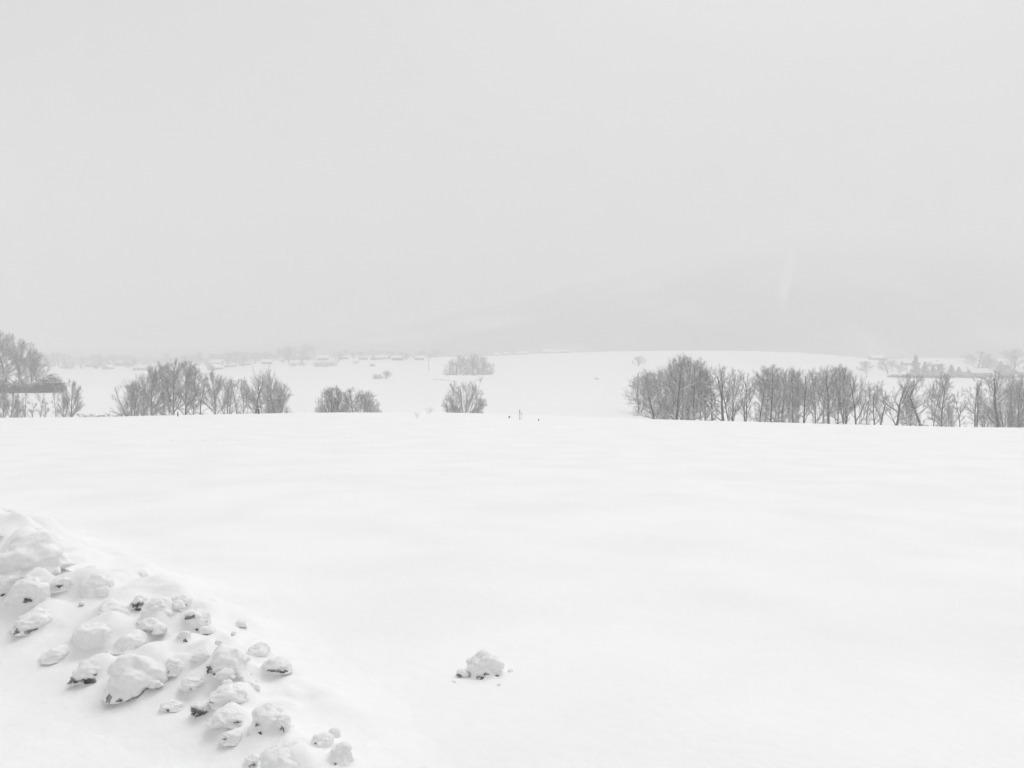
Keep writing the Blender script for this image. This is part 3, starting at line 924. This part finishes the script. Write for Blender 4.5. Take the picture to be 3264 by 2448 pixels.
# ------------------------------------------------------------------ ploughed bank and its lumps of snow
def ico(sub):
    import bmesh
    bm = bmesh.new(); bmesh.ops.create_icosphere(bm, subdivisions=sub, radius=1)
    V = np.array([v.co[:] for v in bm.verts]); F = np.array([[v.index for v in f.verts] for f in bm.faces]); bm.free()
    return V, F
IV, IF = ico(5)
IV3, IF3 = ico(3)
def clod_mesh(seed, rough=1.0, small=False):
    V, F = (IV3, IF3) if small else (IV, IF)
    rs = np.random.RandomState(seed)
    o = rs.uniform(-50, 50, 3)
    P = V.copy()
    # broken planes
    for _ in range(7):
        n = rs.normal(size=3); n /= np.linalg.norm(n); c = rs.uniform(.62, .9)
        dd = P @ n - c
        P = P - np.outer(np.maximum(dd, 0) * .70, n)
    n1 = fbm(P[:, 0] * 1.4 + o[0], P[:, 1] * 1.4 + o[1], P[:, 2] * 1.4 + o[2], 3, seed)
    cell = np.abs(fbm(P[:, 0] * 2.4 + o[1], P[:, 1] * 2.4 + o[2], P[:, 2] * 2.4 + o[0], 2, seed + 3))
    n2 = fbm(P[:, 0] * 9 + o[0], P[:, 1] * 9, P[:, 2] * 9, 3, seed + 5)
    r = 1 + .17 * n1 * rough + .10 * (cell - .3) * rough + .012 * n2 * rough
    P = P * r[:, None]
    fl = sstep(-.05, -.6, P[:, 2])
    P[:, 0] *= 1 + .42 * fl ** 1.5; P[:, 1] *= 1 + .42 * fl ** 1.5
    P[:, 2] = np.where(P[:, 2] < -.55, -.55 + (P[:, 2] + .55) * .2, P[:, 2])
    return P, F
def clod(px, py, w, h, seed, label, soil_shade=(), group='lumps of snow on the ploughed bank', small=False, sink=.42, name='snow_lump', mat_=None, rough=1.0):
    """px,py = foot centre in the 2212-wide view; w,h in the same pixels"""
    k = W0 / 2212.0
    p = hit(px * k, py * k)
    Y = p[1]; s_ = w * k * Y / F0 / 2; hz = h * k * Y / F0 / 2 * 1.1
    P, F = clod_mesh(seed, rough, small)
    P = P * np.array([s_, s_ * .85, hz])
    a = random.Random(seed).uniform(-.5, .5)
    root = obj(name, mesh_np(name, P, F), mat_ or M_clod, None, (p[0], p[1], p[2] + hz * (.55 - sink) + hz * .1))
    root.rotation_euler = (0, 0, a)
    U = (IV3 if small else IV)
    for j, (sx, sz, ss) in enumerate(soil_shade):
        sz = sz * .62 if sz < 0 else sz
        # a ragged dark patch on the lump: earth and painted-in crevice shade, hugging its surface
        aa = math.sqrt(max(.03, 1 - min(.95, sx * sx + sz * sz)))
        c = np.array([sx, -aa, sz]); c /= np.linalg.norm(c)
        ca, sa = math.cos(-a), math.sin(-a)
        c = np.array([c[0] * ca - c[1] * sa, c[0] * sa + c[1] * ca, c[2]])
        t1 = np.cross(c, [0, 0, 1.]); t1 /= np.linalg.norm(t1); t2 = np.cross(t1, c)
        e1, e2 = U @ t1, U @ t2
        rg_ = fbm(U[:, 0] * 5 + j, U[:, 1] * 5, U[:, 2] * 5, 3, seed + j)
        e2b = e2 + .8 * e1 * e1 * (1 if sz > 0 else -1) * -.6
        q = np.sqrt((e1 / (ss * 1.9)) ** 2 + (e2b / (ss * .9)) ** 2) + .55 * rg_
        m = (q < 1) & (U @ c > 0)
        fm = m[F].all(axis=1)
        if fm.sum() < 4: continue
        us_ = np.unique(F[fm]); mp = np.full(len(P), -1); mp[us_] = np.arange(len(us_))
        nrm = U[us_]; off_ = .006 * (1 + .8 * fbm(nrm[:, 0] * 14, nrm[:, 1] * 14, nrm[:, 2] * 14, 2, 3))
        obj('soil_shade_patch', mesh_np('soil_shade_patch', P[us_] + nrm * off_[:, None], mp[F[fm]]), M_soil_shade, root)
    if w > 26:
        MOUNDS.append((p[0] + s_ * (.1 if seed % 2 else -.1), p[1] + s_ * .30, hz * 1.14, s_ * .92))
    return tag(root, label, 'snow lump', group)

CL = [
 (55, 1215, 150, 95, 'broad pale snow mound topping the bank at the left edge', [(-.55, .25, .09), (-.1, .4, .06)]),
 (15, 1285, 80, 75, 'rounded snow lump cut by the left edge', [(.3, -.3, .08)]),
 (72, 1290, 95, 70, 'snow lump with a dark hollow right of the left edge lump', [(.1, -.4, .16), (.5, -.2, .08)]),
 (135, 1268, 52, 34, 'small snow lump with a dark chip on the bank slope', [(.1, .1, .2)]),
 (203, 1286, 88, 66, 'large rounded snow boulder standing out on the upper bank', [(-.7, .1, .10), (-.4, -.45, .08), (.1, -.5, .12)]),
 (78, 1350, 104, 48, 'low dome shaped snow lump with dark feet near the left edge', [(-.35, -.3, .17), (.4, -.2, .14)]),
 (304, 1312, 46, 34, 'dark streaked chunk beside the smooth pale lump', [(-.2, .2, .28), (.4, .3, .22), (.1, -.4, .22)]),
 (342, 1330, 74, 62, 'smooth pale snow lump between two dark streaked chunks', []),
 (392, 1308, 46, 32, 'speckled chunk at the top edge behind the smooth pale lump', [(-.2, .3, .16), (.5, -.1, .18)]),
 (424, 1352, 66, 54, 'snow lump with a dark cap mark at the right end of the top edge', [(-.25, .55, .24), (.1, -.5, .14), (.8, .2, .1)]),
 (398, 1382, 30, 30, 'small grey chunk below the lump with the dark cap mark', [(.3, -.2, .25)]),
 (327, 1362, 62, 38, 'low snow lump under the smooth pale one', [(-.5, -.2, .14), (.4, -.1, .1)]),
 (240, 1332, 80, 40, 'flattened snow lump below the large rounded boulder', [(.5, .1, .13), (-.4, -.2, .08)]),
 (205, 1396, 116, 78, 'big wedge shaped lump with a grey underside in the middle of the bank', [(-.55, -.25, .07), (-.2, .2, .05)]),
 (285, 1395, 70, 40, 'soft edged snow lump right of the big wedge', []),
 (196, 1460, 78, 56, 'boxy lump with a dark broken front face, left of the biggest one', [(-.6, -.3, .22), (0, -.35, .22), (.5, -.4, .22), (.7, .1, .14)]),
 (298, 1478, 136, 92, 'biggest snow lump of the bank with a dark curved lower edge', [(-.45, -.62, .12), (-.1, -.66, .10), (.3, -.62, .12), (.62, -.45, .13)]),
 (378, 1448, 56, 40, 'small lump leaning on the right of the biggest one', [(-.3, -.1, .12)]),
 (495, 1448, 100, 76, 'round pale lump with a black crescent on its left side', [(-.78, .05, .14), (-.70, -.25, .16), (-.45, -.45, .14)]),
 (560, 1415, 50, 34, 'soft small lump above the round crescent marked one', []),
 (597, 1446, 62, 34, 'low lump with a dark streak right of the crescent marked one', [(-.2, -.1, .2), (.3, -.1, .2), (.7, -.2, .16)]),
 (500, 1512, 88, 46, 'flat snow lump below the crescent marked one', [(-.6, 0, .1), (.3, .1, .06)]),
 (545, 1486, 34, 22, 'small chip of snow with a dark nick beside the flat lump', [(0, 0, .22)]),
 (434, 1536, 48, 24, 'dark elongated clod lying on the smooth near slope', [(-.5, .2, .36), (0, 0, .40), (.5, -.2, .42)]),
 (492, 1556, 72, 36, 'grey shaded lump left of the angular front chunk', [(.7, 0, .14), (0, .1, .06)]),
 (582, 1566, 82, 60, 'angular lump with dark cracks at the front of the bank', [(-.5, .1, .10), (-.2, -.55, .14), (.5, -.5, .16)]),
 (614, 1570, 34, 34, 'thin slab leaning on the angular front lump', [(0, -.3, .2)]),
 (612, 1648, 104, 66, 'large lump with a black notch at the bottom of the picture', [(-.6, -.4, .16), (-.4, -.2, .10)]),
 (545, 1648, 36, 24, 'small chip left of the large bottom lump', [(.3, 0, .2)]),
 (697, 1606, 52, 38, 'pale lump up right of the large bottom lump', [(-.5, .2, .1)]),
 (738, 1636, 56, 46, 'last pale lump at the right end of the bank', [(-.2, -.35, .08)]),
 (500, 1598, 46, 28, 'soft lump on the near slope above the bottom edge', [(-.3, .2, .14)]),
 (370, 1528, 44, 20, 'low lump on the smooth near slope under the biggest one', [(0, -.3, .12)]),
 (415, 1480, 50, 30, 'low lump between the biggest one and the flat one', [(.1, -.3, .1)]),
 (440, 1420, 44, 28, 'small lump left above the crescent marked one', []),
 (120, 1420, 60, 30, 'low shaded lump left of the boxy dark fronted one', []),
]
for i, (px, py, w, h, lab, soil_shade) in enumerate(CL):
    clod(px, py, w, h, 100 + i * 3, lab, soil_shade)
# the lone block in the open snow
lone = clod(1042, 1456, 78, 60, 907, 'lone broken block of snow lying by itself in the near field',
            [(.08, -.34, .13), (.24, -.02, .10), (-.10, -.18, .10), (.70, -.30, .12), (-.55, -.40, .08)], group=None, name='snow_block', rough=1.5, sink=.34)
clod(1000, 1460, 30, 16, 911, 'small chip of snow at the left foot of the lone block', [(-.5, 0, .3)], group=None, sink=.1)
bx = np.arange(-9.5, .8, .032); by = np.arange(2.4, 13.5, .032)
BX, BY = np.meshgrid(bx, by)
BB = B(BX, BY)
BZ = G(BX, BY) + BB - .012
keep = BB > .004
idb = np.arange(BX.size).reshape(BX.shape)
kf = keep[:-1, :-1] | keep[1:, :-1] | keep[:-1, 1:] | keep[1:, 1:]
Fk = np.stack([idb[:-1, :-1][kf], idb[:-1, 1:][kf], idb[1:, 1:][kf], idb[1:, :-1][kf]], 1)
used = np.unique(Fk); remap = np.full(BX.size, -1); remap[used] = np.arange(len(used))
Vb = np.stack([BX.ravel(), BY.ravel(), BZ.ravel()], 1)[used]
bank = obj('snow_bank', mesh_np('snow_bank', Vb, remap[Fk]), M_bank)
tag(bank, 'long lumpy bank of ploughed snow across the lower left corner', 'snow bank')

for q, (cx_, cy_, cw, lab) in enumerate([(1102, 1452, 12, 'tiny crumb of snow off the right side of the lone block'), (1078, 1482, 9, 'tiny crumb of snow in front of the lone block'),
                                (980, 1474, 8, 'tiny crumb of snow lying left below the lone block')]):
    clod(cx_, cy_, cw, cw * .7, 930 + q, lab, [], group=None, small=True, sink=.3, name='snow_crumb')
# half-buried lumps that are one with the bank's own surface
rm = random.Random(77)
for i in range(170):
    sg = rm.uniform(.6, 5.2); j = int(sg); a = AX[j] + (AX[j + 1] - AX[j]) * (sg - j)
    x, y = a[0] + rm.gauss(-.05, a[3] * .50), a[1] + rm.gauss(-.05, a[3] * .48)
    r_ = rm.uniform(.03, .11) * (.75 + .12 * j)
    MOUNDS.append((x, y, r_ * rm.uniform(.7, 1.35), r_))
# crumbs strewn along the bank: all alike
rc = random.Random(12)
for i in range(26):
    k = rc.random()
    q = AX[1] + (AX[4] - AX[1]) * 0
    seg = rc.uniform(1.0, 4.6); j = int(seg); f = seg - j
    a = AX[j] + (AX[j + 1] - AX[j]) * f
    x = a[0] + rc.gauss(0, a[3] * .36) - .1; y = a[1] + rc.gauss(0, a[3] * .36) - .1
    s_ = rc.uniform(.02, .06)
    P, F = clod_mesh(500 + i, 1.2, True)
    o = obj('snow_crumb', mesh_np('snow_crumb', P * [s_, s_ * .9, s_ * .7], F), M_clod, None,
            (x, y, float(G(x, y) + B(np.array([x]), np.array([y]))[0] + s_ * .2)))
    o.rotation_euler = (0, 0, rc.uniform(0, 6))
    tag(o, 'small crumb of snow strewn over the ploughed bank', 'snow crumb', 'crumbs of snow on the ploughed bank')

# ------------------------------------------------------------------ falling snow haze
zt = 430.0
zb = float(min(ZZ.min(), Vh[:, 2].min())) - 1.0
hx = GMAX + 30
V, F = box(-hx, hx, -1000, 6.0 + GMAX + 40, zb, zt)
hz = obj('haze', mesh_np('haze', V, F, smooth=False))
M_h = bpy.data.materials.new('haze'); M_h.use_nodes = True
tn = M_h.node_tree
for n in list(tn.nodes): tn.nodes.remove(n)
mo = tn.nodes.new('ShaderNodeOutputMaterial'); pv = tn.nodes.new('ShaderNodeVolumePrincipled')
pv.inputs['Color'].default_value = (.97, .97, .97, 1)
pv.inputs['Density'].default_value = .0015
pv.inputs['Anisotropy'].default_value = 0.0
tn.links.new(pv.outputs[0], mo.inputs['Volume'])
hz.data.materials.append(M_h)
tag(hz, kind='stuff')
